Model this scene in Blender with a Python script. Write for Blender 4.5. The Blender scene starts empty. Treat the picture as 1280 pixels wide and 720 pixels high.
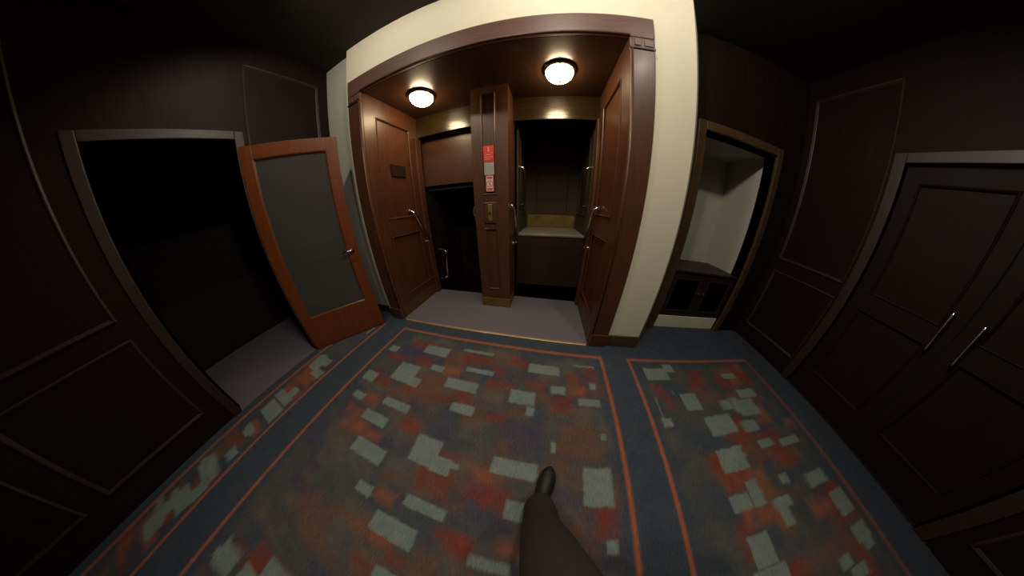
import bpy, bmesh, math, random
from mathutils import Vector, Matrix, noise
random.seed(7)
col = bpy.context.scene.collection
PI = math.pi

# ------------------------------------------------------------------ materials
def nodes(name):
    m = bpy.data.materials.new(name); m.use_nodes = True
    nt = m.node_tree; bs = nt.nodes['Principled BSDF']
    return m, nt, bs
def mix(nt, fac, a, b):
    n = nt.nodes.new('ShaderNodeMix'); n.data_type = 'RGBA'
    if hasattr(fac, 'is_output'): nt.links.new(fac, n.inputs[0])
    else: n.inputs[0].default_value = fac
    for s, v in ((6, a), (7, b)):
        if hasattr(v, 'is_output'): nt.links.new(v, n.inputs[s])
        else: n.inputs[s].default_value = (*v, 1)
    return n.outputs[2]
def tex(nt, scale, vec=(1,1,1), detail=4, rough=.55, dist=0):
    tc = nt.nodes.new('ShaderNodeTexCoord'); mp = nt.nodes.new('ShaderNodeMapping')
    mp.inputs['Scale'].default_value = vec
    nt.links.new(tc.outputs['Object'], mp.inputs[0])
    n = nt.nodes.new('ShaderNodeTexNoise'); n.inputs['Scale'].default_value = scale
    n.inputs['Detail'].default_value = detail; n.inputs['Roughness'].default_value = rough
    n.inputs['Distortion'].default_value = dist
    nt.links.new(mp.outputs[0], n.inputs['Vector'])
    return n.outputs[0]
def ramp(nt, src, p0, p1):
    n = nt.nodes.new('ShaderNodeMapRange'); n.inputs[1].default_value = p0; n.inputs[2].default_value = p1
    nt.links.new(src, n.inputs[0]); return n.outputs[0]
def bump(nt, bs, src, strength, dist=.002):
    n = nt.nodes.new('ShaderNodeBump'); n.inputs['Strength'].default_value = strength
    n.inputs['Distance'].default_value = dist
    nt.links.new(src, n.inputs['Height']); nt.links.new(n.outputs[0], bs.inputs['Normal'])
def wood(name, a, b, rough=.38, grain=(22,22,1.3), coat=.25, spec=.5):
    m, nt, bs = nodes(name)
    g = ramp(nt, tex(nt, 3, grain, 6, .6, .6), .3, .7)
    f = ramp(nt, tex(nt, 9, (grain[0]*1.5, grain[1]*1.5, grain[2]), 3, .5), .35, .65)
    c = mix(nt, g, a, b); c = mix(nt, f, c, tuple(v*.8 for v in a)) if False else c
    nt.links.new(c, bs.inputs['Base Color'])
    bs.inputs['Roughness'].default_value = rough; bs.inputs['Coat Weight'].default_value = coat
    bs.inputs['Coat Roughness'].default_value = .25
    bs.inputs['Specular IOR Level'].default_value = spec
    bump(nt, bs, f, .12, .0008)
    return m
def plain(name, c, rough=.5, metal=0, var=.12, scale=30, bmp=0, coat=0):
    m, nt, bs = nodes(name)
    n = ramp(nt, tex(nt, scale), .3, .7)
    nt.links.new(mix(nt, n, tuple(v*(1-var) for v in c), tuple(min(1, v*(1+var)) for v in c)), bs.inputs['Base Color'])
    bs.inputs['Roughness'].default_value = rough; bs.inputs['Metallic'].default_value = metal
    bs.inputs['Coat Weight'].default_value = coat
    if bmp: bump(nt, bs, n, bmp)
    return m
M = {}
M['mahogany'] = wood('mahogany', (.062,.0225,.010), (.108,.040,.017), rough=.45, coat=.1, spec=.4)
M['cheekwood'] = wood('cheek_wood', (.055,.018,.007), (.096,.033,.011), rough=.4, coat=.12, spec=.4)
M['soffit'] = wood('soffit_wood', (.035,.016,.009), (.06,.026,.014), rough=.3, grain=(22,1.3,22))
M['headwood'] = wood('head_wood', (.085,.042,.03), (.135,.066,.046), rough=.48, grain=(1.3,22,22), coat=.08)
M['carwood'] = wood('car_wood', (.042,.025,.013), (.068,.041,.021), rough=.6, coat=0, spec=.25)
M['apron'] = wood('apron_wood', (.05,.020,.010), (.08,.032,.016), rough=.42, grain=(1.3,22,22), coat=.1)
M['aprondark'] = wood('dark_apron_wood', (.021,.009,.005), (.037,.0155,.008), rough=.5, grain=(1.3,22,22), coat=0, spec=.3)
M['grip'] = plain('dark_handle_grip', (.03,.025,.02), .35, .6)
M['lintel'] = wood('lintel_wood', (.022,.013,.0035), (.036,.021,.006), rough=.22, grain=(1.3,22,22))
M['redwood'] = wood('door_wood', (.12,.028,.007), (.20,.050,.011), rough=.36)
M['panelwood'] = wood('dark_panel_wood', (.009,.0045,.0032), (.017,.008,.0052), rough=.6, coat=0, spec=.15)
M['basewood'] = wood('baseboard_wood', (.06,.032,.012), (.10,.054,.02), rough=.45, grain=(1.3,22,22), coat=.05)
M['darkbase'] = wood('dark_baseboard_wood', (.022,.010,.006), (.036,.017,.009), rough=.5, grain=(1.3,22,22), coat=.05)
M['black'] = plain('black_metal', (.012,.010,.009), .5)
M['shaft'] = plain('shaft_concrete', (.02,.017,.014), .9, bmp=.2)
M['chrome'] = plain('polished_steel', (.78,.74,.66), .16, 1, .04)
M['dullmetal'] = plain('aged_nickel', (.16,.14,.11), .35, 1, .1)
M['brass'] = plain('worn_brass', (.42,.30,.11), .42, .85, .2, 14)
M['brassk'] = plain('brass_plate', (.26,.175,.055), .45, .7, .25, 9)
M['nosing'] = plain('brass_nosing', (.75,.56,.28), .38, .7, .12, 20)
M['bronze'] = plain('bronze_rim', (.10,.055,.03), .3, .8)
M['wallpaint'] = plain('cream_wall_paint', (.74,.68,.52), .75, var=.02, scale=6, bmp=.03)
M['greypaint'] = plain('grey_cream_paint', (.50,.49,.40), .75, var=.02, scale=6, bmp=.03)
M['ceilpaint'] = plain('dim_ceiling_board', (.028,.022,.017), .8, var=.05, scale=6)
M['vinyl'] = plain('mauve_grey_vinyl', (.140,.125,.150), .5, var=.04, scale=120, bmp=.05)
M['carfloor'] = plain('car_floor_vinyl', (.19,.17,.14), .45, var=.08, scale=40)
M['plaque'] = plain('dark_plaque', (.022,.016,.013), .35, .2)
M['red'] = plain('red_plastic', (.62,.045,.02), .45)
M['white'] = plain('white_plastic', (.72,.68,.62), .45)
M['pinkred'] = plain('sign_pink_red', (.6,.1,.09), .45)
M['saltext'] = plain('salmon_print', (.8,.28,.2), .5)
M['greyplate'] = plain('grey_card', (.34,.32,.29), .55)
M['cloth'] = plain('dark_brown_trouser_cloth', (.022,.0155,.0135), .9, var=.2, scale=250, bmp=.3)
M['jacket'] = plain('black_jacket_cloth', (.018,.016,.016), .9, var=.2, scale=250, bmp=.3)
M['leather'] = plain('black_shoe_leather', (.008,.007,.006), .55, var=.2)
M['skin'] = plain('skin', (.52,.30,.21), .5, var=.05)
M['hair'] = plain('brown_hair', (.05,.03,.018), .6, var=.3, scale=200, bmp=.4)
M['cavedark'] = wood('cabinet_wood', (.014,.008,.005), (.025,.014,.008), rough=.5, coat=0)

def glass_mat():
    m, nt, bs = nodes('dark_door_glass')
    bs.inputs['Base Color'].default_value = (.35,.34,.33,1); bs.inputs['Roughness'].default_value = .08
    bs.inputs['Transmission Weight'].default_value = .85; bs.inputs['IOR'].default_value = 1.45
    return m
M['glass'] = glass_mat()
def bowl_mat():
    m, nt, bs = nodes('lit_opal_glass')
    bs.inputs['Base Color'].default_value = (.9,.85,.75,1)
    bs.inputs['Emission Color'].default_value = (1,.74,.44,1)
    bs.inputs['Emission Strength'].default_value = BOWL
    return m
BOWL = 43.0
M['bowl'] = bowl_mat()
def lens_mat():
    m, nt, bs = nodes('lit_downlight_lens')
    bs.inputs['Emission Color'].default_value = (1,.86,.66,1); bs.inputs['Emission Strength'].default_value = 3
    return m
M['lens'] = lens_mat()

# ------------------------------------------------------------------ mesh helpers
def box(bm, x0, x1, y0, y1, z0, z1):
    v = [bm.verts.new((x, y, z)) for x in (x0, x1) for y in (y0, y1) for z in (z0, z1)]
    for f in ((0,1,3,2),(4,6,7,5),(0,4,5,1),(2,3,7,6),(0,2,6,4),(1,5,7,3)):
        bm.faces.new([v[i] for i in f])
def tube(bm, pts, r, n=12, caps=True, closed=False):
    pts = [Vector(p) for p in pts]; rings = []
    prev = None
    for i, p in enumerate(pts):
        a = pts[max(i-1, 0)]; b = pts[min(i+1, len(pts)-1)]
        t = (b-a).normalized()
        if prev is None:
            up = Vector((0,0,1)) if abs(t.z) < .9 else Vector((1,0,0))
            u = t.cross(up).normalized()
        else:
            u = (prev - t*prev.dot(t)).normalized()
        prev = u; w = t.cross(u)
        rr = r[i] if isinstance(r, (list, tuple)) else r
        rings.append([bm.verts.new(p + (u*math.cos(2*PI*k/n) + w*math.sin(2*PI*k/n))*rr) for k in range(n)])
    for A, B in zip(rings, rings[1:]):
        for k in range(n): bm.faces.new((A[k], A[(k+1)%n], B[(k+1)%n], B[k]))
    if caps:
        bm.faces.new(rings[0][::-1]); bm.faces.new(rings[-1])
def lathe(bm, prof, c, n=40):
    rings = []
    for r, z in prof:
        rings.append([bm.verts.new((c[0]+r*math.cos(2*PI*k/n), c[1]+r*math.sin(2*PI*k/n), c[2]+z)) for k in range(n)] if r > 1e-5
                     else [bm.verts.new((c[0], c[1], c[2]+z))])
    for A, B in zip(rings, rings[1:]):
        for k in range(n):
            q = [A[k % len(A)], A[(k+1) % len(A)], B[(k+1) % len(B)], B[k % len(B)]]
            u = []
            for x in q:
                if x not in u: u.append(x)
            if len(u) > 2: bm.faces.new(u)
def obj(name, bm, mat, parent=None, bevel=0, smooth=False, mw=None):
    bmesh.ops.recalc_face_normals(bm, faces=bm.faces)
    me = bpy.data.meshes.new(name); bm.to_mesh(me); bm.free()
    for m in (mat if isinstance(mat, (list, tuple)) else [mat]): me.materials.append(M[m])
    o = bpy.data.objects.new(name, me); col.objects.link(o)
    if smooth:
        for p in me.polygons: p.use_smooth = True
    if mw is not None: me.transform(mw)
    if parent is not None:
        o.parent = parent
        me.transform(Matrix.Translation(-parent_world(parent)))
    if bevel:
        b = o.modifiers.new('edge', 'BEVEL'); b.width = bevel; b.segments = 2; b.limit_method = 'ANGLE'; b.angle_limit = .6
    return o
def parent_world(p):
    v = Vector((0,0,0))
    while p is not None: v = v + p.location; p = p.parent
    return v
def tag(o, label=None, cat=None, group=None, kind=None):
    if label: o['label'] = label
    if cat: o['category'] = cat
    if group: o['group'] = group
    if kind: o['kind'] = kind
    return o
def thing(name, label, cat, loc, group=None):
    o = bpy.data.objects.new(name, None); col.objects.link(o); o.location = loc; o.empty_display_size = .1
    return tag(o, label, cat, group)
def struct(name, bm, mat, bevel=0, label=None):
    o = obj(name, bm, mat, bevel=bevel); o['kind'] = 'structure'
    if label: o['label'] = label
    return o
def boxes(name, mat, parent, lst, bevel=.004, mw=None, smooth=False):
    bm = bmesh.new()
    for b in lst: box(bm, *b)
    return obj(name, bm, mat, parent, bevel, mw=mw)

# a panelled face in local (u, v, depth): u across, v up, w = outward from the backing
def loop_moulding(bm, P, u0, u1, v0, v1, s=.016, h=.010):
    """raised picture-frame moulding around an opening, mitred, with a stepped profile"""
    prof = [(0, 0), (0, h*.5), (s*.3, h), (s*.6, h*.8), (s*.8, h*.25), (s, 0)]
    rings = []
    for d, w in prof:
        rings.append([bm.verts.new(P(a, b, w)) for a, b in ((u0+d, v0+d), (u1-d, v0+d), (u1-d, v1-d), (u0+d, v1-d))])
    for A, B in zip(rings, rings[1:]):
        for k in range(4): bm.faces.new((A[k], A[(k+1)%4], B[(k+1)%4], B[k]))
def fielded(bm, P, u0, u1, v0, v1, depth=.012, bev=.02):
    """sunk panel: returns geometry of reveal, flat sunk field"""
    a = [(u0,v0),(u1,v0),(u1,v1),(u0,v1)]
    A = [bm.verts.new(P(x, y, 0)) for x, y in a]
    B = [bm.verts.new(P(x, y, -depth)) for x, y in a]
    for k in range(4): bm.faces.new((A[k], A[(k+1)%4], B[(k+1)%4], B[k]))
    bm.faces.new(B)
def panelled_face(bm, P, U0, U1, V0, V1, panels, depth=.012):
    """flat face with rectangular sunk panels, panels = [(u0,u1,v0,v1)] stacked in v"""
    us = sorted({U0, U1, *[p[0] for p in panels], *[p[1] for p in panels]})
    vs = sorted({V0, V1, *[p[2] for p in panels], *[p[3] for p in panels]})
    for i in range(len(us)-1):
        for j in range(len(vs)-1):
            cu, cv = (us[i]+us[i+1])/2, (vs[j]+vs[j+1])/2
            if any(p[0] < cu < p[1] and p[2] < cv < p[3] for p in panels): continue
            bm.faces.new([bm.verts.new(P(x, y, 0)) for x, y in ((us[i],vs[j]),(us[i+1],vs[j]),(us[i+1],vs[j+1]),(us[i],vs[j+1]))])
    for p in panels: fielded(bm, P, *p, depth=depth)
def panel_board(name, mat, parent, P, U0, U1, V0, V1, panels, thick=.03, depth=.012, mould=True, msize=.018, mat2=None):
    bm = bmesh.new()
    panelled_face(bm, P, U0, U1, V0, V1, panels, depth)
    # edges and back so the board has its thickness
    a = [(U0,V0),(U1,V0),(U1,V1),(U0,V1)]
    A = [bm.verts.new(P(x, y, 0)) for x, y in a]; B = [bm.verts.new(P(x, y, -thick)) for x, y in a]
    for k in range(4): bm.faces.new((A[k], A[(k+1)%4], B[(k+1)%4], B[k]))
    bm.faces.new(B)
    bmesh.ops.remove_doubles(bm, verts=bm.verts, dist=1e-5)
    o = obj(name, bm, mat, parent)
    if mould:
        for p in panels:
            bm = bmesh.new(); loop_moulding(bm, P, p[0]-.004, p[1]+.004, p[2]-.004, p[3]+.004, s=msize)
            q = obj('panel_moulding', bm, mat2 or mat, None)
            if o.parent is not None or True:
                q.parent = o; q.data.transform(Matrix.Translation(-parent_world(o)))
    return o

EXPO = 0.12
DL = [(.68, -.85, 50, 'recessed downlight in the ceiling just in front of the portal', 1.5, .3, (.42,0)),
      (-.75, -1.0, 40, 'added recessed downlight near the open left door, to brighten the wall', 1.5, .3, (.45,0)),  # no known fitting here; added to wash the wall on the left
      (1.6, -1.0, 40, 'added recessed downlight near the right alcove, to brighten the wall', 1.5, .3, (.5,-.1)),  # likewise added, lifts the right wall and the side lining
      (.6, -1.9, 40, 'added recessed downlight behind the person, for frontal light in the lobby', 1.0, .7, (.4,0))]  # added frontal fill for the portal and carpet, not a known fitting

# ================================================================== THE PLACE
XL, XR = -1.8, 3.4          # side walls of the lobby
YB, ZC = -4.2, 3.02         # back wall, ceiling height
SY = -.045                  # front edge of the lift sill

# ------------------------------------------------------------------ carpet
RECTS = [('t', -0.882, -0.528, -0.775, -0.455), ('t', -0.496, -0.444, -0.231, -0.342), ('t', -0.61, -0.792, -0.396, -0.606), ('t', -0.397, -0.799, -0.315, -0.717), ('t', -0.873, -0.894, -0.739, -0.797), ('t', -0.811, -1.059, -0.686, -1.003), ('t', -0.502, -1.008, -0.258, -0.947), ('t', -0.306, -0.602, -0.182, -0.547), ('t', -0.102, -0.715, 0.167, -0.629), ('t', -1.393, -0.418, -1.356, -0.282), ('t', -0.107, -0.327, 0.191, -0.299), ('t', 0.012, -0.534, 0.253, -0.49), ('t', 0.537, -0.436, 0.8, -0.345), ('t', 0.428, -0.723, 0.615, -0.616), ('t', 0.563, -0.796, 0.62, -0.732), ('t', 0.729, -0.6, 0.843, -0.534), ('t', 0.032, -0.883, 0.206, -0.817), ('t', 0.923, -0.316, 1.107, -0.3), ('t', 1.04, -0.528, 1.091, -0.472), ('t', 0.938, -0.671, 1.101, -0.617), ('t', 1.578, -0.408, 1.809, -0.281), ('t', 1.568, -0.813, 1.576, -0.577), ('t', 1.55, -0.816, 1.633, -0.753), ('t', 1.757, -0.554, 1.768, -0.516), ('t', -0.581, -1.165, -0.356, -1.089), ('t', -0.486, -1.37, -0.226, -1.274), ('t', -0.286, -1.537, -0.175, -1.479), ('t', -0.081, -1.256, 0.095, -1.093), ('t', 0.08, -1.265, 0.197, -1.175), ('t', 0.173, -1.215, 0.241, -1.184), ('t', 0.021, -1.475, 0.26, -1.417), ('t', -0.093, -1.653, 0.16, -1.555), ('t', 0.035, -1.819, 0.19, -1.766), ('t', 0.419, -1.174, 0.677, -1.086), ('t', 0.747, -1.008, 0.774, -0.942), ('t', 0.54, -1.377, 0.637, -1.287), ('t', 0.426, -1.609, 0.62, -1.56), ('t', 0.936, -1.268, 1.101, -1.072), ('t', 1.045, -1.479, 1.1, -1.419), ('t', 1.064, -0.903, 1.102, -0.867), ('r', -0.67, -0.387, -0.481, -0.318), ('r', -0.808, -0.601, -0.596, -0.561), ('r', -0.499, -0.572, -0.34, -0.52), ('r', -0.751, -0.871, -0.581, -0.8), ('r', -0.441, -0.843, -0.316, -0.808), ('r', -0.126, -0.839, -0.004, -0.807), ('o', -0.694, -1.05, -0.545, -0.983), ('o', -0.153, -0.593, -0.045, -0.535), ('o', -0.743, -1.169, -0.604, -1.134), ('b', -0.422, -0.726, -0.099, -0.643), ('b', -0.184, -0.45, -0.061, -0.398), ('r', -0.046, -0.439, 0.212, -0.356), ('r', 0.389, -0.388, 0.542, -0.334), ('r', 0.243, -0.632, 0.436, -0.576), ('r', 0.553, -0.579, 0.668, -0.532), ('r', 0.013, -0.789, 0.138, -0.731), ('r', 0.258, -0.516, 0.34, -0.45), ('r', 0.742, -0.725, 0.848, -0.657), ('r', 0.299, -0.87, 0.42, -0.841), ('b', 0.62, -0.691, 0.724, -0.621), ('r', 1.022, -0.415, 1.094, -0.325), ('r', 0.874, -0.482, 0.946, -0.413), ('r', 0.802, -0.694, 0.859, -0.638), ('r', 1.595, -0.566, 1.673, -0.465), ('r', 1.667, -0.671, 1.694, -0.578), ('o', 0.878, -0.595, 0.986, -0.526), ('r', -0.265, -1.104, -0.111, -1.031), ('r', 0.104, -1.163, 0.216, -1.151), ('r', 0.057, -1.37, 0.215, -1.269), ('b', -0.011, -1.35, 0.117, -1.279), ('b', -0.165, -1.396, -0.069, -1.359), ('o', -0.656, -1.264, -0.476, -1.193), ('o', -0.456, -1.253, -0.342, -1.214), ('o', -0.145, -1.503, -0.045, -1.469), ('o', -0.205, -1.667, -0.063, -1.666), ('o', -0.037, -1.674, 0.042, -1.654), ('r', -0.087, -1.808, -0.0, -1.791), ('r', 0.071, -1.728, 0.139, -1.698), ('r', 0.26, -1.542, 0.375, -1.509), ('r', 0.328, -1.57, 0.397, -1.54), ('b', 0.25, -1.4, 0.324, -1.378), ('o', 0.349, -1.243, 0.472, -1.184), ('b', 0.434, -1.056, 0.489, -0.997), ('b', 0.74, -1.095, 0.85, -1.035), ('b', 0.232, -1.164, 0.342, -1.135), ('r', 0.341, -1.312, 0.454, -1.277), ('r', 0.429, -1.348, 0.544, -1.257), ('r', 0.346, -1.571, 0.425, -1.512), ('r', 1.016, -1.403, 1.093, -1.273), ('o', 0.555, -1.518, 0.645, -1.47), ('b', 0.855, -1.411, 0.992, -1.356), ('b', 0.901, -1.485, 0.992, -1.444), ('n', -0.269, -0.965, -0.134, -0.9), ('n', -0.376, -0.313, -0.125, -0.3), ('n', -0.589, -0.987, -0.509, -0.968), ('n', -0.812, -0.776, -0.639, -0.741), ('n', -0.318, -1.255, -0.115, -1.223), ('n', -0.046, -1.495, 0.037, -1.431), ('n', 0.779, -1.259, 0.852, -1.197), ('n', 0.485, -1.032, 0.661, -1.002), ('n', 0.791, -1.26, 0.925, -1.222), ('n', 0.527, -1.441, 0.581, -1.407), ('n', 0.527, -0.491, 0.609, -0.453), ('n', 0.163, -0.772, 0.337, -0.771), ('n', 0.957, -0.558, 1.022, -0.48), ('n', 0.791, -0.807, 0.872, -0.78)]
def smooth(d, w): return max(0., min(1., .5 + d/w))
COL = {'base': (.068,.069,.065), 'bord': (.044,.058,.076), 'line': (.30,.098,.050), 't': (.160,.208,.190), 'r': (.165,.040,.026),
       'o': (.225,.078,.040), 'b': (.120,.066,.048), 'n': (.055,.051,.078)}
XW0, XW1, YW = -.965, 1.207, -.172
PANELS = [(XW0, XW1, -3.6, YW), (1.455, 3.0, -3.6, YW), (-1.7, -1.275, -3.6, YW)]
extra = []
def scatter(x0, x1, y0, y1, n):
    for _ in range(n):
        k = random.choices('troobnbr', [9,3,2,2,3,3,3,3])[0]
        w = random.choice((.1,.16,.24)); h = random.choice((.06,.09,.15))
        x = random.uniform(x0+.04, x1-.04-w); y = random.uniform(y0+.04, y1-.04-h)
        extra.append((k, x, y, x+w, y+h))
scatter(1.75, 2.95, -3.6, YW, 190); scatter(-1.7, -1.28, -3.6, -.75, 60); scatter(XW0, XW1, -3.6, -2.0, 170)
under = []
for _ in range(150):
    x = random.uniform(XW0+.05, XW1-.2); y = random.uniform(-2.05, YW-.1); w = random.choice((.12,.2,.28)); h = random.choice((.07,.12,.18))
    under.append((random.choice('nbgeh'), x, y, min(x+w, XW1-.06), y+h))
COL['g'] = (.088,.090,.080); COL['e'] = (.064,.067,.068); COL['h'] = (.105,.080,.064)
extra.sort(key=lambda e: e[0] == 't')
R2 = under + sorted([r for r in RECTS], key=lambda e: 'nbort'.index(e[0])) + extra
BUCK = {}
for r in R2:
    for i in range(int((r[1]+3)/.2)-1, int((r[3]+3)/.2)+2):
        for j in range(int((r[2]+5)/.2)-1, int((r[4]+5)/.2)+2):
            BUCK.setdefault((i, j), []).append(r)
def carpet_colour(x, y):
    c = COL['bord']
    s = None
    for (a, b, e, f) in PANELS:
        d = min(x-a, b-x, y-e, f-y)
        if s is None or d > s: s = d
    t = smooth(s, .012)
    c = tuple(p*(1-t)+q*t for p, q in zip(c, COL['line']))
    t = smooth(s-.026, .014)
    fld = COL['bord']
    n = noise.noise(Vector((x*4, y*5, 3.1)))
    tt = smooth(s-.075, .05)*max(0, min(1, .6+n*1.5))
    fld = tuple(p*(1-tt)+q*tt for p, q in zip(fld, COL['base']))
    if s > .03:
        wx = x + .006*noise.noise(Vector((x*30, y*30, 0))); wy = y + .006*noise.noise(Vector((x*30, y*30, 9)))
        for (k, x0, y0, x1, y1) in BUCK.get((int((x+3)/.2), int((y+5)/.2)), ()):
            d = min(wx-x0, x1-wx, wy-y0, y1-wy)
            if k == 't': a = smooth(d, .010)*.92
            else: a = smooth(d+.012, .055)*(.72 + .5*noise.noise(Vector((x*14, y*14, 5))))
            a = max(0, min(1, a))
            if a > 0: fld = tuple(p*(1-a)+q*a for p, q in zip(fld, COL[k]))
    return tuple(p*(1-t)+q*t for p, q in zip(c, fld))
def seq(a, b, fa, fb, fine, coarse):
    out = [a]; v = a
    while v < b-1e-6:
        st = fine if fa-1e-6 <= v < fb-1e-6 else coarse
        nv = v+st
        for w in (fa, fb):
            if v < w-1e-6 < nv: nv = w
        v = min(nv, b); out.append(v)
    return out
def build_carpet():
    xs = seq(XL, XR, -1.4, 2.1, .010, .03); ys = seq(YB, -.02, -2.0, -.1, .010, .03)
    bm = bmesh.new(); V = [[bm.verts.new((x, y, 0)) for y in ys] for x in xs]
    for i in range(len(xs)-1):
        for j in range(len(ys)-1): bm.faces.new((V[i][j], V[i+1][j], V[i+1][j+1], V[i][j+1]))
    for (x0, x1, y1) in ((XL, -1.28, .07), (1.27, XR, .40)):
        a = [i for i, x in enumerate(xs) if x0-.02 <= x <= x1+.02]
        for i in a[:-1]:
            bm.faces.new((V[i][-1], V[i+1][-1], bm.verts.new((xs[i+1], y1, 0)), bm.verts.new((xs[i], y1, 0))))
    me = bpy.data.meshes.new('floor'); bm.to_mesh(me); bm.free()
    at = me.color_attributes.new('carpet', 'FLOAT_COLOR', 'POINT')
    buf = []
    for v in me.vertices: buf.extend((*carpet_colour(v.co.x, v.co.y), 1))
    at.data.foreach_set('color', buf)
    m, nt, bs = nodes('woven_carpet')
    an = nt.nodes.new('ShaderNodeVertexColor'); an.layer_name = 'carpet'
    st = ramp(nt, tex(nt, 3, (70, 9, 1), 3), .3, .7)     # combed streaks of the pile
    mo = ramp(nt, tex(nt, 9, (1,1,1), 4), .3, .72)
    fi = tex(nt, 420, (1,1,1), 2)
    c = mix(nt, st, (.84,.84,.84), (1.36,1.36,1.36))
    n = nt.nodes.new('ShaderNodeMix'); n.data_type = 'RGBA'; n.blend_type = 'MULTIPLY'; n.inputs[0].default_value = 1
    nt.links.new(an.outputs[0], n.inputs[6]); nt.links.new(c, n.inputs[7])
    c2 = mix(nt, mo, (.86,.88,.92), (1.1,1.06,1.0))
    n2 = nt.nodes.new('ShaderNodeMix'); n2.data_type = 'RGBA'; n2.blend_type = 'MULTIPLY'; n2.inputs[0].default_value = 1
    nt.links.new(n.outputs[2], n2.inputs[6]); nt.links.new(c2, n2.inputs[7])
    nt.links.new(n2.outputs[2], bs.inputs['Base Color'])
    bs.inputs['Roughness'].default_value = 1; bs.inputs['Specular IOR Level'].default_value = .1
    bump(nt, bs, fi, .5, .003)
    me.materials.append(m)
    o = bpy.data.objects.new('floor', me); col.objects.link(o); o['kind'] = 'structure'
    o['label'] = 'dark blue patterned lobby carpet with orange border lines and patchwork fields'
build_carpet()

# ------------------------------------------------------------------ walls, ceiling
FXL, FXR, FZ = -1.286, 1.271, 2.624      # outer edges of the lift portal
T = .12
bm = bmesh.new()
box(bm, FXL-.055, FXL-.001, 0, .8, 0, ZC)          # proud strip left of the portal
box(bm, FXR+.001, 1.6, 0, .8, 0, ZC)
box(bm, FXL-.001, FXR+.001, 0, .8, FZ+.001, ZC)
# splayed return from (1.6,0) to (1.9,.376)
v = [(1.6,0),(1.9,.376),(1.9,.5),(1.6,.5)]
A = [bm.verts.new((x,y,0)) for x,y in v]; B = [bm.verts.new((x,y,ZC)) for x,y in v]
for k in range(4): bm.faces.new((A[k],A[(k+1)%4],B[(k+1)%4],B[k]))
bm.faces.new(A); bm.faces.new(B)
struct('wall_front', bm, 'wallpaint')
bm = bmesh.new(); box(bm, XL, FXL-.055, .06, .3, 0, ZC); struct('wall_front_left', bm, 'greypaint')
bm = bmesh.new()
DX0, DX1, DZ = 1.99, 2.95, 2.1
box(bm, 1.9, DX0, .376, .5, 0, ZC); box(bm, DX1, XR, .376, .5, 0, ZC); box(bm, DX0, DX1, .376, .5, DZ, ZC)
struct('wall_recess', bm, 'panelwood')
bm = bmesh.new(); box(bm, DX0-.05, DX1+.05, 1.0, 1.1, 0, DZ+.1); box(bm, DX0-.05, DX0, .5, 1.0, 0, DZ+.1); box(bm, DX1, DX1+.05, .5, 1.0, 0, DZ+.1)
box(bm, DX0, DX1, .5, 1.0, DZ, DZ+.1)
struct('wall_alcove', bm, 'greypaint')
bm = bmesh.new(); box(bm, DX0, DX1, .40, 1.0, -.05, .002); struct('floor_alcove', bm, 'vinyl')
LY0, LY1, LZ = -1.75, -.86, 2.12          # doorway in the left wall
bm = bmesh.new()
box(bm, XL-T, XL, LY1, .06, 0, ZC); box(bm, XL-T, XL, YB, LY0, 0, ZC); box(bm, XL-T, XL, LY0, LY1, LZ, ZC)
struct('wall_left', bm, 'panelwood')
bm = bmesh.new()
box(bm, XL-1.6, XL-1.5, LY0-.5, LY1+.5, 0, 2.4); box(bm, XL-1.5, XL-T, LY1+.4, LY1+.5, 0, 2.4); box(bm, XL-1.5, XL-T, LY0-.5, LY0-.4, 0, 2.4)
box(bm, XL-1.6, XL-T, LY0-.5, LY1+.5, 2.4, 2.5)
struct('wall_passage', bm, 'panelwood')
bm = bmesh.new(); box(bm, XL-1.6, XL, LY0-.5, LY1+.5, -.05, .0); struct('floor_passage', bm, 'vinyl')
RY0, RY1 = -1.9, -.5                       # doors in the right wall
bm = bmesh.new()
box(bm, XR, XR+T, RY1, .5, 0, ZC); box(bm, XR, XR+T, YB, RY0, 0, ZC); box(bm, XR, XR+T, RY0, RY1, 2.12, ZC)
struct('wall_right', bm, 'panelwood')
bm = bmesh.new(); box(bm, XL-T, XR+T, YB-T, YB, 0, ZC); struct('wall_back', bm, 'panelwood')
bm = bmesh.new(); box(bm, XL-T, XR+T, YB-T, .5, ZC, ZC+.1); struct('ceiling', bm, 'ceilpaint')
# baseboards
boxes('baseboard_front', 'basewood', None, [(1.275, 1.604, -.016, .0, 0, .138)], .003)['kind'] = 'structure'
L = math.hypot(.3,.376); ang = math.atan2(.376,.3)
bm = bmesh.new(); box(bm, 0, L, -.014, 0, 0, .138)
o = obj('baseboard_splay', bm, 'basewood', None, .003, mw=Matrix.Translation((1.6,0,0)) @ Matrix.Rotation(ang, 4, 'Z')); o['kind'] = 'structure'
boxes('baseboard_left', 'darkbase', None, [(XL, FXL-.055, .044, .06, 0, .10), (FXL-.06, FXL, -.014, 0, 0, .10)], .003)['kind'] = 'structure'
# panel mouldings on the dark timber walls
def wall_mould(name, P, spans, v0, v1):
    bm = bmesh.new()
    for a, b in spans:
        for (c, d) in ((v0, .95), (1.08, v1)): loop_moulding(bm, P, a, b, c, d, .03, .014)
    o = obj(name, bm, 'darkbase'); o['kind'] = 'structure'
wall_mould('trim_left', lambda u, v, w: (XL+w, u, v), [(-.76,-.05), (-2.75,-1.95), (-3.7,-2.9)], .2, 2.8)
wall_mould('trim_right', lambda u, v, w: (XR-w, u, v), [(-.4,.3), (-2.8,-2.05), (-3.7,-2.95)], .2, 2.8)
wall_mould('trim_back', lambda u, v, w: (u, YB+w, v), [(-1.6,-.6), (-.45,.55), (.7,1.7), (1.85,3.2)], .2, 2.8)

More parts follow.
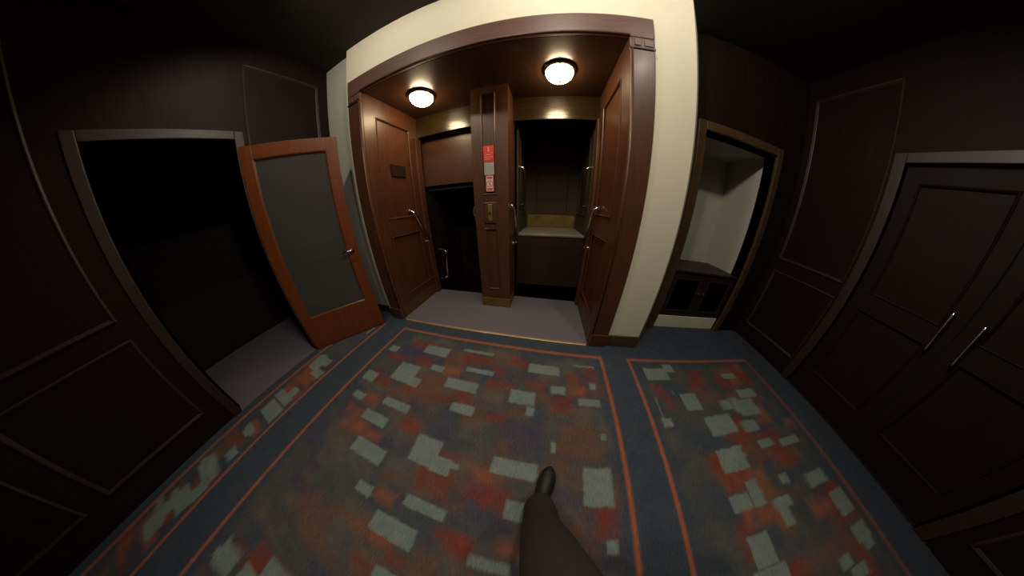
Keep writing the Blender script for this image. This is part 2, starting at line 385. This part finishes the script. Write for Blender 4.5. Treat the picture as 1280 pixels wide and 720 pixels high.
# ------------------------------------------------------------------ lift portal
D = .79; CZ = 2.46; IX = 1.1
portal = thing('lift_portal', 'dark mahogany double lift portal with panelled side linings, set in the cream wall', 'lift portal', (0, 0, 0))
# architrave: jambs and head, standing 30 mm proud of the wall
def archi(x0, x1, z0, z1, name, mat='mahogany'):
    return boxes(name, mat, portal, [(x0, x1, -.03, -.0008, z0, z1)], .006)
for s, xo in ((-1, FXL), (1, FXR)):
    a, b = (xo, -IX) if s < 0 else (IX, xo)
    j = archi(a, b, .15, CZ-.09, 'jamb')
    e = -IX-.012 if s < 0 else IX+.012
    bm = bmesh.new(); tube(bm, [(e, -.032, .15), (e, -.032, CZ-.09)], .008, 10); obj('bead', bm, 'mahogany', j, smooth=True)
    boxes('plinth', 'mahogany', portal, [(a+.001, b-.001, -.042, -.0008, 0.001, .15)], .006)
    cap = archi(a, b, CZ-.09, CZ, 'capital')
    boxes('astragal', 'black', cap, [(a-.003, b+.003, -.038, -.029, CZ-.092, CZ-.078)], .003)
    m_ = (a+b)/2
    for (p, q) in ((a+.03, m_-.01), (m_+.012, b-.012)):
        boxes('dentil', 'headwood', cap, [(p, q, -.036, -.029, CZ-.066, CZ-.012)], .003)
h = archi(FXL, FXR, CZ, FZ, 'head', 'headwood')
bm = bmesh.new(); tube(bm, [(-IX, -.032, CZ+.01), (IX, -.032, CZ+.01)], .008, 10); obj('bead', bm, 'headwood', h, smooth=True)
# side linings (cheeks) with two sunk panels each
cw = [(.15, .64, .27, 1.0), (.15, .64, 1.20, 2.26)]
panel_board('side_lining', 'cheekwood', portal, lambda u, v, w: (IX-w, u, v), .0, D+.03, 0, CZ, cw, thick=.05)
panel_board('side_lining', 'cheekwood', portal, lambda u, v, w: (-IX+w, u, v), .0, D+.03, 0, CZ, cw, thick=.05)
for s in (-1, 1):                      # rear posts where the lining meets the shaft opening
    a, b = sorted((s*IX, s*(IX-.035)))
    boxes('rear_post', 'mahogany', portal, [(a, b, D-.06, D+.04, 0, 2.2)], .008)
# soffit and lintels
boxes('soffit', 'soffit', portal, [(-IX, IX, .0, D+.03, CZ, CZ+.04)], .002)
for (a, b) in ((-IX+.001, -.202), (.182, IX-.001)):
    l = boxes('lintel', 'lintel', portal, [(a, b, D+.001, D+.05, 2.24, CZ)], .004)
    boxes('lintel_moulding', 'lintel', l, [(a, b, D-.014, D+.0, 2.198, 2.25)], .006)
# sill
sill = boxes('sill', 'vinyl', portal, [(-IX+.001, IX-.001, SY+.025, D+.045, -.02, .006)], 0)
boxes('sill_nosing', 'nosing', sill, [(-1.06, 1.08, SY, SY+.027, -.01, .011)], .004)
# kick strips, brass, low on the linings
for s in (-1, 1):
    a, b = sorted((s*IX, s*(IX-.004)))
    boxes('kick_strip', 'basewood', portal, [(a, b, .001, D-.062, .007, .16)], .001)

def grab(parent, pts, r=.013, mat='grip', name='grab_handle', wall=None, n1=6, n2=4, last='chrome'):
    bm = bmesh.new(); tube(bm, pts, r, 12)
    o = obj(name, bm, mat, parent, smooth=True)
    for seg, sm_ in ((pts[:n1], 'chrome'), (pts[-n2:], last)):
        seg = [Vector(p) for p in seg]
        bm = bmesh.new(); tube(bm, seg, r*1.12, 12); obj('end_socket', bm, sm_, o, smooth=True)
    if wall:
        ax, val = wall
        for p in (pts[0], pts[-1]):
            bm = bmesh.new(); q = Vector(p); q2 = q.copy(); q2[ax] = val
            dirn = Vector((0,0,0)); dirn[ax] = 1 if sum(t[ax] for t in map(Vector, pts))/len(pts) > val else -1
            tube(bm, [q2, q2+dirn*.010, q2+dirn*.014], [r*1.9, r*1.8, r*1.2], 16)
            obj('flange', bm, 'chrome' if p is pts[0] else last, o)
    return o
def arc_handle(wx, s, y0, z0, y1, z1, off=.06):
    """inclined grab handle from (y0,z0) to (y1,z1) standing off a wall plane x = wx, bowing to side s"""
    P = []
    for k in range(5): a = k/4*PI/2; P.append((wx+s*off*math.sin(a), y0+.05*(1-math.cos(a))*(y1-y0)/abs(z1-z0), z0-.05*(1-math.cos(a))))
    Q = []
    for k in range(5): a = (1-k/4)*PI/2; Q.append((wx+s*off*math.sin(a), y1-.05*(1-math.cos(a))*(y1-y0)/abs(z1-z0), z1+.05*(1-math.cos(a))))
    return P+Q
# inclined handles on the linings, half way to the shaft
HL = grab(portal, arc_handle(-IX, 1, .50, 1.27, .74, .83), wall=(0, -IX))
HR = grab(portal, arc_handle(IX, -1, .52, 1.27, .74, .81), wall=(0, IX))

# ------------------------------------------------------------------ central pillar
pil = thing('lift_pillar', 'narrow panelled mahogany pillar between the two lift openings, with signs on its face', 'pillar', (-.01, .65, 0))
PX0, PX1, PY = -.2, .18, .5
pp = [(-.092, .052, .28, 1.03), (-.092, .052, 1.385, 2.38)]
panel_board('pillar_face', 'mahogany', pil, lambda u, v, w: (u, PY-w, v), PX0, PX1, .008, CZ-.002, pp, thick=.03, depth=.010, msize=.014)
boxes('pillar_shaft', 'mahogany', pil, [(PX0+.0005, PX1-.0005, PY+.03, D+.06, .008, CZ-.002)], .005)
boxes('brass_kickplate', 'brassk', pil, [(PX0-.004, PX1+.004, PY-.006, D+.02, .008, .135)], .002)
fr = boxes('button_frame', 'mahogany', pil, [(-.088, .044, PY-.014, PY, 1.09, 1.305)], .005)
fr2 = boxes('button_plate', 'brass', fr, [(-.045, .0, PY-.019, PY-.012, 1.115, 1.285)], .003)
bm = bmesh.new(); tube(bm, [(-.022, PY-.018, 1.195), (-.022, PY-.027, 1.195)], .010, 16); obj('call_button', bm, 'bronze', fr)
HP1 = grab(pil, arc_handle(PX0, -1, .57, 1.27, .62, 1.10, .05), r=.012, wall=(0, PX0))
HP2 = grab(pil, arc_handle(PX1, 1, .56, 1.27, .74, .83, .05), r=.012, wall=(0, PX1))

# signs on the pillar
s1 = thing('safety_sign', 'small red sign with a white figure, topmost on the pillar', 'sign', (-.02, PY-.002, 1.70))
boxes('plate', 'red', s1, [(-.074, .036, PY-.006, PY-.001, 1.702, 1.86)], .001)
bm = bmesh.new(); lathe(bm, [(0,0),(.007,.0),(.007,.004),(0,.004)], (0,0,0), 16)
obj('figure', bm, 'saltext', s1, mw=Matrix.Translation((-.019, PY-.006, 1.838)) @ Matrix.Rotation(PI/2, 4, 'X'))
boxes('figure', 'saltext', s1, [(-.026, -.012, PY-.0085, PY-.006, 1.80, 1.828)], .001)
boxes('printed_lines', 'saltext', s1, [(-.062, .024, PY-.0085, PY-.006, 1.786, 1.789), (-.062, .008, PY-.0085, PY-.006, 1.766, 1.773), (-.062, .024, PY-.0085, PY-.006, 1.746, 1.753), (-.062, .0, PY-.0085, PY-.006, 1.726, 1.733)], 0)
s2 = boxes('notice_card', 'greyplate', None, [(-.070, .036, PY-.006, PY-.001, 1.575, 1.698)], .001)
tag(s2, 'blank light grey card below the red sign on the pillar', 'notice')
s3 = thing('warning_sign', 'white and red prohibition sign, lowest of the three on the pillar', 'sign', (-.02, PY-.002, 1.41))
boxes('plate', 'white', s3, [(-.055, .025, PY-.006, PY-.001, 1.413, 1.572)], .001)
boxes('border', 'pinkred', s3, [(-.055, .025, PY-.008, PY-.006, 1.568, 1.572), (-.055, .025, PY-.008, PY-.006, 1.413, 1.417), (-.055, -.051, PY-.008, PY-.006, 1.413, 1.572), (.021, .025, PY-.008, PY-.006, 1.413, 1.572)], 0)
boxes('text_block', 'pinkred', s3, [(-.044, .014, PY-.008, PY-.006, 1.535, 1.560)], 0)
boxes('text_block', 'pinkred', s3, [(-.044, .014, PY-.008, PY-.006, 1.423, 1.448)], 0)
bm = bmesh.new()
c = (-.015, PY-.007, 1.491)
tube(bm, [(c[0]+.030*math.cos(t*PI/16), c[1], c[2]+.030*math.sin(t*PI/16)) for t in range(33)], .0035, 8, caps=False)
tube(bm, [(c[0]-.020, c[1], c[2]+.020), (c[0]+.020, c[1], c[2]-.020)], .003, 8)
obj('prohibition_ring', bm, 'pinkred', s3)
bm = bmesh.new(); tube(bm, [(c[0]-.004, c[1], c[2]-.018), (c[0]+.004, c[1], c[2]+.002), (c[0]+.002, c[1], c[2]+.018)], .0035, 8)
obj('printed_figure', bm, 'black', s3)

# dark plaque on the left lining
pq = thing('wall_plaque', 'small black metal plaque on the left panelled lining of the portal', 'plaque', (-IX+.004, .41, 1.74))
PQX = -IX-.012
boxes('plate', 'plaque', pq, [(PQX, PQX+.012, .30, .525, 1.675, 1.80)], .002)
boxes('plate_rim', 'bronze', pq, [(PQX+.010, PQX+.015, .30, .525, 1.795, 1.80), (PQX+.010, PQX+.015, .30, .525, 1.675, 1.68), (PQX+.010, PQX+.015, .30, .305, 1.675, 1.80), (PQX+.010, PQX+.015, .52, .525, 1.675, 1.80)], 0)

# ------------------------------------------------------------------ ceiling bowl lights
def bowl_light(x, y, label):
    t = thing('ceiling_light', label, 'ceiling light', (x, y, CZ-.001), 'bowl lights in the lift portal')
    bm = bmesh.new(); lathe(bm, [(0,0),(.135,0),(.14,-.006),(.138,-.016),(.128,-.024),(.118,-.026),(.0,-.026)], (x,y,CZ)); obj('rim', bm, 'bronze', t, smooth=True)
    bm = bmesh.new(); lathe(bm, [(.118*math.cos(a), -.026-.082*math.sin(a)) for a in [k/14*PI/2 for k in range(15)]], (x,y,CZ)); obj('glass_bowl', bm, 'bowl', t, smooth=True)
    bm = bmesh.new(); lathe(bm, [(.009,0),(.010,-.006),(.006,-.010),(.007,-.016),(0,-.020)], (x,y,CZ-.106), 16); obj('finial', bm, 'bronze', t, smooth=True)
    for k in range(3):
        a = k*2*PI/3+.5
        bm = bmesh.new(); lathe(bm, [(0,.004),(.006,.003),(.008,-.002),(.004,-.008),(0,-.009)], (x+.124*math.cos(a), y+.124*math.sin(a), CZ-.026), 12); obj('clip', bm, 'bronze', t, smooth=True)
bowl_light(.655, .37, 'lit opal bowl ceiling light above the right lift opening')
bowl_light(-.69, .38, 'lit opal bowl ceiling light above the left lift opening')

# ------------------------------------------------------------------ shaft and cars
bm = bmesh.new()
for b in ((-1.25,-1.16,D+.055,2.0,-1.5,4.6), (1.16,1.25,D+.055,2.0,-1.5,4.6), (-1.25,1.25,1.95,2.05,-1.5,4.6), (-1.25,1.25,D+.055,2.05,-1.6,-1.5), (-1.25,1.25,D+.055,2.05,4.6,4.7),
          (-1.25,1.25,.845,.858,-1.5,-.03), (-1.25,1.25,.845,.858,CZ+.045,4.6), (-1.25,-1.101,.845,.858,-.03,CZ+.045), (1.101,1.25,.845,.858,-.03,CZ+.045)): box(bm, *b)
struct('wall_shaft', bm, 'shaft')
bm = bmesh.new(); box(bm, -.04, .02, D+.075, 1.90, -1.45, 4.5); struct('wall_shaft_divider', bm, 'shaft')

def lift_car(x0, x1, zf, label, H=2.1, apron=.72, kick=True, low=False, ap='apron', cw_='carwood'):
    y0, y1 = .865, 1.72
    t = thing('lift_car', label, 'lift car', ((x0+x1)/2, (y0+y1)/2, zf))
    boxes('car_floor', 'carfloor', t, [(x0+.02, x1-.02, y0, y1, zf-.035, zf)], .010)
    panel_board('apron', ap, t, lambda u, v, w: (u, y0+.008-w, v), x0+.01, x1-.01, zf-apron, zf-.04, [], thick=.02, mould=False)
    w_ = x1-x0
    px0, px1 = x0+.17*w_+.04, x1-.17*w_-.04
    panel_board('back_panel', cw_, t, lambda u, v, w: (u, y1-w, v), x0, x1, zf, zf+H, [(px0, px1, zf+.24, zf+.9), (px0, px1, zf+1.0, zf+1.5)], thick=.03)
    for s, xx in ((1, x0), (-1, x1)):
        sp = panel_board('side_panel', cw_, t, lambda u, v, w, s=s, xx=xx: (xx+s*(w+.02), u, v), y0+.02, y1, zf, zf+H, [(y0+.16, y1-.12, zf+.24, zf+1.5)], thick=.02)
        X = xx+s*.02
        if low and s < 0: continue
        if not low:
            P = arc_handle(X, s, y0+.03, zf+.79, y0+.10, zf+.34, .07)
            grab(t, P, r=.011, wall=(0, X), n1=4, n2=3, last='grip')
        else:
            P = arc_handle(X, s, y0+.11, zf+1.26, y0+.02, zf+.79, .13)
            grab(t, P, r=.012, wall=(0, X), mat='chrome')
    boxes('car_roof', 'shaft', t, [(x0, x1, y0+.06, y1, zf+H, zf+H+.04)], .004)
    if kick:
        boxes('brass_kickplate', 'brassk', t, [(x0+.05, x1-.05, y1-.006, y1-.001, zf+.002, zf+.20)], .001)
    return t
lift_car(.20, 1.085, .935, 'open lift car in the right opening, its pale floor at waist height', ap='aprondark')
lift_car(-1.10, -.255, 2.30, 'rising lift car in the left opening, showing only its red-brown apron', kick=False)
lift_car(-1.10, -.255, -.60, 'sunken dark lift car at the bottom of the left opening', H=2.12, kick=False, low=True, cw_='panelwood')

# ------------------------------------------------------------------ left double door (one leaf swung open)
ex, ey = -1.31, -.167; ux, uy = -.575, -.818      # from the free edge towards the hinge
LW = math.hypot(XL+.01-ex, 0)/abs(ux)
def door_leaf(label, P0, dirv, W, H, handle_u):
    """leaf local frame: x = from the free edge to the hinge, y = through, z up"""
    t = thing('glazed_door', label, 'door', (P0[0], P0[1], 0))
    ang = math.atan2(dirv[1], dirv[0])
    mw = Matrix.Translation((P0[0], P0[1], 0)) @ Matrix.Rotation(ang, 4, 'Z')
    st, rb = .10, .38
    boxes('door_frame', 'redwood', t, [(0, st, -.022, .022, .008, H), (W-st, W, -.022, .022, .008, H), (st, W-st, -.0215, .0215, .0085, rb), (st, W-st, -.0215, .0215, H-.12, H-.0005)], .003, mw=mw)
    bm = bmesh.new(); box(bm, st-.004, W-st+.004, -.004, .004, rb-.004, H-.116); obj('glass_pane', bm, 'glass', t, mw=mw)
    for sy in (-1, 1):
        bm = bmesh.new(); loop_moulding(bm, lambda u, v, w: (u, sy*(.008+w), v), st-.001, W-st+.001, rb-.001, H-.119, .014, .012); obj('glazing_bead', bm, 'redwood', t, mw=mw)
        hb = bmesh.new()
        tube(hb, [(.06, sy*.022, handle_u), (.06, sy*.060, handle_u), (.075, sy*.070, handle_u), (.15, sy*.070, handle_u-.002)], .010, 12)
        hh = obj('handle', hb, 'chrome', t, smooth=True, mw=mw)
        rb_ = bmesh.new(); tube(rb_, [(.06, sy*.022, handle_u), (.06, sy*.030, handle_u)], .024, 20); obj('rose', rb_, 'chrome', hh, mw=mw)
    for z in (.25, 1.0, 1.8):
        bm = bmesh.new(); tube(bm, [(W+.006, 0, z), (W+.006, 0, z+.1)], .008, 10); obj('hinge', bm, 'brass', t, smooth=True, mw=mw)
    return t
door_leaf('reddish wooden glazed door standing open beside the left lift opening', (ex, ey), (ux, uy), .82, 2.05, .96)
bm = bmesh.new()
box(bm, XL-T, XL+.02, LY1-.0, LY1+.07, 0, LZ+.07); box(bm, XL-T, XL+.02, LY0-.07, LY0, 0, LZ+.07); box(bm, XL-T, XL+.02, LY0, LY1, LZ, LZ+.07)
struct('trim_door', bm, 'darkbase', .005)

# alcove on the right: architrave and low cabinet on a pale plinth
bm = bmesh.new()
box(bm, 1.905, DX0, .345, .5, 0, DZ+.08); box(bm, DX1, DX1+.085, .345, .5, 0, DZ+.08); box(bm, DX0, DX1, .345, .5, DZ, DZ+.08)
struct('trim_alcove', bm, 'basewood', .005)
cb = thing('low_cabinet', 'dark low cabinet on a pale plinth in the alcove right of the lift wall', 'cabinet', (2.47, .6, 0))
boxes('plinth', 'wallpaint', cb, [(DX0+.005, DX1-.005, .39, .9, .003, .17)], .003)
boxes('carcass', 'cavedark', cb, [(DX0+.005, DX1-.005, .40, .9, .17, .73)], .003)
boxes('cabinet_top', 'cavedark', cb, [(DX0+.003, DX1-.003, .375, .91, .73, .755)], .005)
for a, b in ((DX0+.02, 2.465), (2.475, DX1-.02)):
    d_ = panel_board('cabinet_door', 'cavedark', cb, lambda u, v, w: (u, .388-w, v), a, b, .19, .72, [(a+.06, b-.06, .25, .66)], thick=.012)
    kx = b-.03 if b < 2.47 else a+.03
    bm = bmesh.new(); tube(bm, [(kx, .388, .5), (kx, .365, .5)], [.006, .011], 14); obj('knob', bm, 'brass', d_)

# double doors in the right wall
for (y0, y1, hy, lab) in ((RY0+.01, -1.205, -1.28, 'nearer of two dark panelled doors in the right wall'), (-1.195, RY1-.01, -1.12, 'farther of two dark panelled doors in the right wall')):
    t = thing('panelled_door', lab, 'door', (XR+.05, (y0+y1)/2, 0))
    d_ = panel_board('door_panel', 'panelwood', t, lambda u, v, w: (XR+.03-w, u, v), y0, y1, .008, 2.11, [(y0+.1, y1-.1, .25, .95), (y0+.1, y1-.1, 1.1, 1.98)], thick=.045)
    bm = bmesh.new(); tube(bm, [(XR+.03, hy, .93), (XR-.03, hy, .93), (XR-.03, hy, .95), (XR-.03, hy, 1.2), (XR-.03, hy, 1.22), (XR+.03, hy, 1.22)], .010, 12); obj('pull_handle', bm, 'chrome', t, smooth=True)
bm = bmesh.new()
box(bm, XR-.02, XR+T, RY1, RY1+.08, 0, 2.2); box(bm, XR-.02, XR+T, RY0-.08, RY0, 0, 2.2); box(bm, XR-.02, XR+T, RY0, RY1, 2.12, 2.2)
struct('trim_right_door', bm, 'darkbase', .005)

# ------------------------------------------------------------------ lobby downlights; all but the first are added to brighten walls and floor
def downlight(x, y, power, label, size=1.25, blend=.9, tilt=(0,0)):
    t = thing('recessed_downlight', label, 'ceiling light', (x, y, ZC-.001), 'round recessed downlights in the lobby ceiling')
    bm = bmesh.new(); lathe(bm, [(.062,-.001),(.075,-.001),(.078,-.005),(.074,-.009),(.064,-.008),(.062,-.001)], (x,y,ZC)); obj('ring', bm, 'bronze', t, smooth=True)
    bm = bmesh.new(); lathe(bm, [(0,-.002),(.062,-.002),(.062,-.001),(0,-.001)], (x,y,ZC)); obj('lens', bm, 'lens', t)
    l = bpy.data.lights.new('downlight_lamp', 'SPOT'); l.energy = power; l.color = (1,.90,.76); l.spot_size = size*2; l.spot_blend = blend; l.shadow_soft_size = .06
    o = bpy.data.objects.new('downlight_lamp', l); col.objects.link(o); o.location = (0, 0, -.02); o.rotation_euler = (tilt[0], tilt[1], 0); o.parent = t
for a in DL: downlight(*a)

# ------------------------------------------------------------------ the person holding the camera
def skin_mesh(name, verts, edges, radii, mat, parent, root=0, sub=2):
    me = bpy.data.meshes.new(name); me.from_pydata(verts, edges, []); me.update()
    o = bpy.data.objects.new(name, me); col.objects.link(o)
    me.materials.append(M[mat])
    sk = o.modifiers.new('skin', 'SKIN'); sk.use_smooth_shade = True
    for v, r in zip(me.skin_vertices[0].data, radii):
        v.radius = (r, r) if not isinstance(r, tuple) else r
        v.use_root = False
    me.skin_vertices[0].data[root].use_root = True
    s = o.modifiers.new('sub', 'SUBSURF'); s.levels = sub; s.render_levels = sub
    if parent:
        o.parent = parent
    return o
hipx, hipy, hz = .92, -1.78, .90
AL, KL, HLp = (.695,-1.33,.10), (.700,-1.43,.50), (.815,-1.72,.88)
AR, KR, HRp = (1.06,-2.12,.12), (1.065,-1.86,.50), (1.02,-1.80,.88)
V = [(hipx,hipy,.93),                       #0 pelvis
     (hipx,hipy,1.10),(hipx,hipy,1.30),(hipx,hipy,1.42),(hipx,hipy+.01,1.50),(hipx,hipy+.02,1.56),(hipx,hipy+.025,1.65),(hipx,hipy+.02,1.71), #1-7
     HLp, tuple((Vector(HLp)+Vector(KL))/2), KL, tuple((Vector(KL)*.45+Vector(AL)*.55)), AL, (.705,-1.25,.035),   #8-13
     HRp, tuple((Vector(HRp)+Vector(KR))/2), KR, tuple((Vector(KR)*.45+Vector(AR)*.55)), AR, (1.065,-2.01,.045),   #14-19
     (hipx-.19,hipy,1.40),(hipx-.24,hipy-.03,1.13),(hipx-.25,hipy+.02,.90),(hipx-.25,hipy+.03,.82),   #20-23
     (hipx+.19,hipy,1.40),(hipx+.24,hipy-.03,1.13),(hipx+.25,hipy+.02,.90),(hipx+.25,hipy+.03,.82)]   #24-27
E = [(0,1),(1,2),(2,3),(3,4),(4,5),(5,6),(6,7),(0,8),(8,9),(9,10),(10,11),(11,12),(12,13),(0,14),(14,15),(15,16),(16,17),(17,18),(18,19),
     (3,20),(20,21),(21,22),(22,23),(3,24),(24,25),(25,26),(26,27)]
Rr = [.13,.12,.14,.09,.052,.075,.095,.06, .082,.07,.054,.046,.034,.022, .082,.07,.054,.046,.036,.032, .055,.040,.028,.030, .055,.040,.028,.030]
# fingers: five short chains per hand
for base, sx in ((23, -1), (27, 1)):
    hx, hy, hz_ = V[base]
    for k, (oy, ln) in enumerate(((.030,.070),(.011,.078),(-.009,.073),(-.028,.058))):
        n = len(V); V += [(hx, hy+oy, hz_-.035), (hx-sx*.006, hy+oy*1.05+.004, hz_-.035-ln*.5), (hx-sx*.020, hy+oy+.008, hz_-.035-ln)]
        E += [(base, n), (n, n+1), (n+1, n+2)]; Rr += [.010,.009,.0075]
    n = len(V); V += [(hx-sx*.010, hy+.042, hz_+.005), (hx-sx*.018, hy+.058, hz_-.030)]
    E += [(base, n), (n, n+1)]; Rr += [.011,.009]
per = skin_mesh('person', V, E, Rr, 'skin', None)
tag(per, 'person in dark trousers and black shoe stepping over the carpet towards the lift', 'person')
tw = [(hipx,hipy,.99),(hipx,hipy,.90), HLp, tuple((Vector(HLp)+Vector(KL))/2), KL, tuple((Vector(KL)*.5+Vector(AL)*.5)), (AL[0]+.004,AL[1]+.055,.062),
      HRp, tuple((Vector(HRp)+Vector(KR))/2), KR, tuple((Vector(KR)*.5+Vector(AR)*.5)), (AR[0],AR[1]+.01,.13)]
skin_mesh('trousers', tw, [(0,1),(1,2),(2,3),(3,4),(4,5),(5,6),(1,7),(7,8),(8,9),(9,10),(10,11)], [.15,.15,.13,.115,.090,.078,.078,.115,.105,.088,.082,.080], 'cloth', per, 1)
jk = [(hipx,hipy,.86),(hipx,hipy,1.0),(hipx,hipy,1.15),(hipx,hipy,1.32),(hipx,hipy,1.42),(hipx,hipy,1.48),
      (hipx-.19,hipy,1.40),(hipx-.24,hipy-.03,1.13),(hipx-.25,hipy+.02,.90),(hipx+.19,hipy,1.40),(hipx+.24,hipy-.03,1.13),(hipx+.25,hipy+.02,.90)]
skin_mesh('jacket', jk, [(0,1),(1,2),(2,3),(3,4),(4,5),(4,6),(6,7),(7,8),(4,9),(9,10),(10,11)], [.17,.165,.15,.165,.12,.07,.085,.062,.048,.085,.062,.048], 'jacket', per, 2)
hr = [(hipx,hipy-.02,1.66),(hipx,hipy-.005,1.74)]
skin_mesh('hair', hr, [(0,1)], [.102,.075], 'hair', per, 0)
def shoe(ax, ay, ang, lift, name='shoe'):
    """laced shoe: sole, upper, laces; local +y is the toe"""
    prof = [(-.085,.026,.060,.105),(-.07,.034,.085,.118),(-.035,.037,.098,.115),(0,.036,.085,.102),(.04,.038,.068,.0),(.085,.045,.058,.0),(.125,.046,.050,.0),(.16,.040,.043,.0),(.185,.027,.034,.0),(.198,.010,.022,.0)]
    bm = bmesh.new(); rings = []
    for (y, w, h, _) in prof:
        ring = []
        for k in range(14):
            a = PI*k/13; ring.append(bm.verts.new((w*math.cos(a)*(1 if abs(math.cos(a))<.99 else 1), y, .016+h*max(0, math.sin(a))**.75)))
        rings.append(ring)
    for A_, B_ in zip(rings, rings[1:]):
        for k in range(13): bm.faces.new((A_[k], A_[k+1], B_[k+1], B_[k]))
        bm.faces.new((A_[0], B_[0], B_[-1], A_[-1]))
    bm.faces.new(rings[0]); bm.faces.new(rings[-1])
    mw = Matrix.Translation((ax, ay, lift)) @ Matrix.Rotation(ang, 4, 'Z')
    o = obj(name, bm, 'leather', per, smooth=True, mw=mw)
    bm = bmesh.new(); t_ = []; b_ = []
    pts = [(w*1.03, y) for (y, w, h, q) in prof] + [(-w*1.03, y) for (y, w, h, q) in reversed(prof)]
    t_ = [bm.verts.new((x, y, .020)) for x, y in pts]; b_ = [bm.verts.new((x, y, .001)) for x, y in pts]
    n = len(pts)
    for k in range(n): bm.faces.new((t_[k], t_[(k+1)%n], b_[(k+1)%n], b_[k]))
    bm.faces.new(t_); bm.faces.new(b_)
    obj('sole', bm, 'jacket', o, mw=mw)
    bm = bmesh.new()
    for k in range(4):
        y = .015+k*.018; z = .016+.085-.010*k
        tube(bm, [(-.02, y, z-.012), (0, y+.004, z+.001), (.02, y, z-.012)], .0022, 6)
    obj('laces', bm, 'jacket', o, mw=mw)
shoe(.705, -1.285, -.22, .002)
bm = bmesh.new(); tube(bm, [(.702,-1.295,.05), (.70,-1.305,.10), (.698,-1.325,.18)], [.047,.046,.052], 18); obj('sock', bm, 'jacket', per, smooth=True)
shoe(1.06, -2.10, 0, .002)

# ------------------------------------------------------------------ camera (wide fisheye lens)
cam = bpy.data.cameras.new('camera'); co = bpy.data.objects.new('camera', cam); col.objects.link(co)
yaw, pit, rol = -.1994, -.4603, -.005
f = Vector((math.sin(yaw)*math.cos(pit), math.cos(yaw)*math.cos(pit), math.sin(pit)))
ri = Vector((math.cos(yaw), -math.sin(yaw), 0)); up = ri.cross(f)
r2 = ri*math.cos(rol)+up*math.sin(rol); u2 = -ri*math.sin(rol)+up*math.cos(rol)
mt = Matrix((r2, u2, -f)).transposed().to_4x4(); mt.translation = Vector((.5846, -1.3453, 1.2426))
co.matrix_world = mt
cam.type = 'PANO'; cam.sensor_fit = 'HORIZONTAL'; cam.sensor_width = 36; cam.clip_start = .02; cam.clip_end = 100
K = (0, 0.17771048517349822, -0.004888864806954002, 5.1049349964092596e-06, 1.2087539090427715e-06)
cc = cam.cycles if hasattr(cam, 'cycles') and hasattr(cam.cycles, 'panorama_type') else cam
tgt = cam if hasattr(cam, 'panorama_type') else cam.cycles
for t_ in {cam, tgt}:
    if hasattr(t_, 'panorama_type'):
        t_.panorama_type = 'FISHEYE_LENS_POLYNOMIAL'; t_.fisheye_fov = 2*PI-.01
        for i, k in enumerate(K): setattr(t_, 'fisheye_polynomial_k%d' % i, -k)
try:
    c_ = cam.cycles; c_.panorama_type = 'FISHEYE_LENS_POLYNOMIAL'; c_.fisheye_fov = 2*PI-.01
    for i, k in enumerate(K): setattr(c_, 'fisheye_polynomial_k%d' % i, -k)
except Exception as e: print('cycles cam', e)
sc = bpy.context.scene; sc.camera = co
w = bpy.data.worlds.new('world'); sc.world = w; w.use_nodes = True
w.node_tree.nodes['Background'].inputs[0].default_value = (.01,.009,.008,1); w.node_tree.nodes['Background'].inputs[1].default_value = .3
sc.view_settings.view_transform = 'Standard'; sc.view_settings.look = 'None'; sc.view_settings.gamma = 1; sc.view_settings.use_curve_mapping = False
sc.view_settings.exposure = EXPO
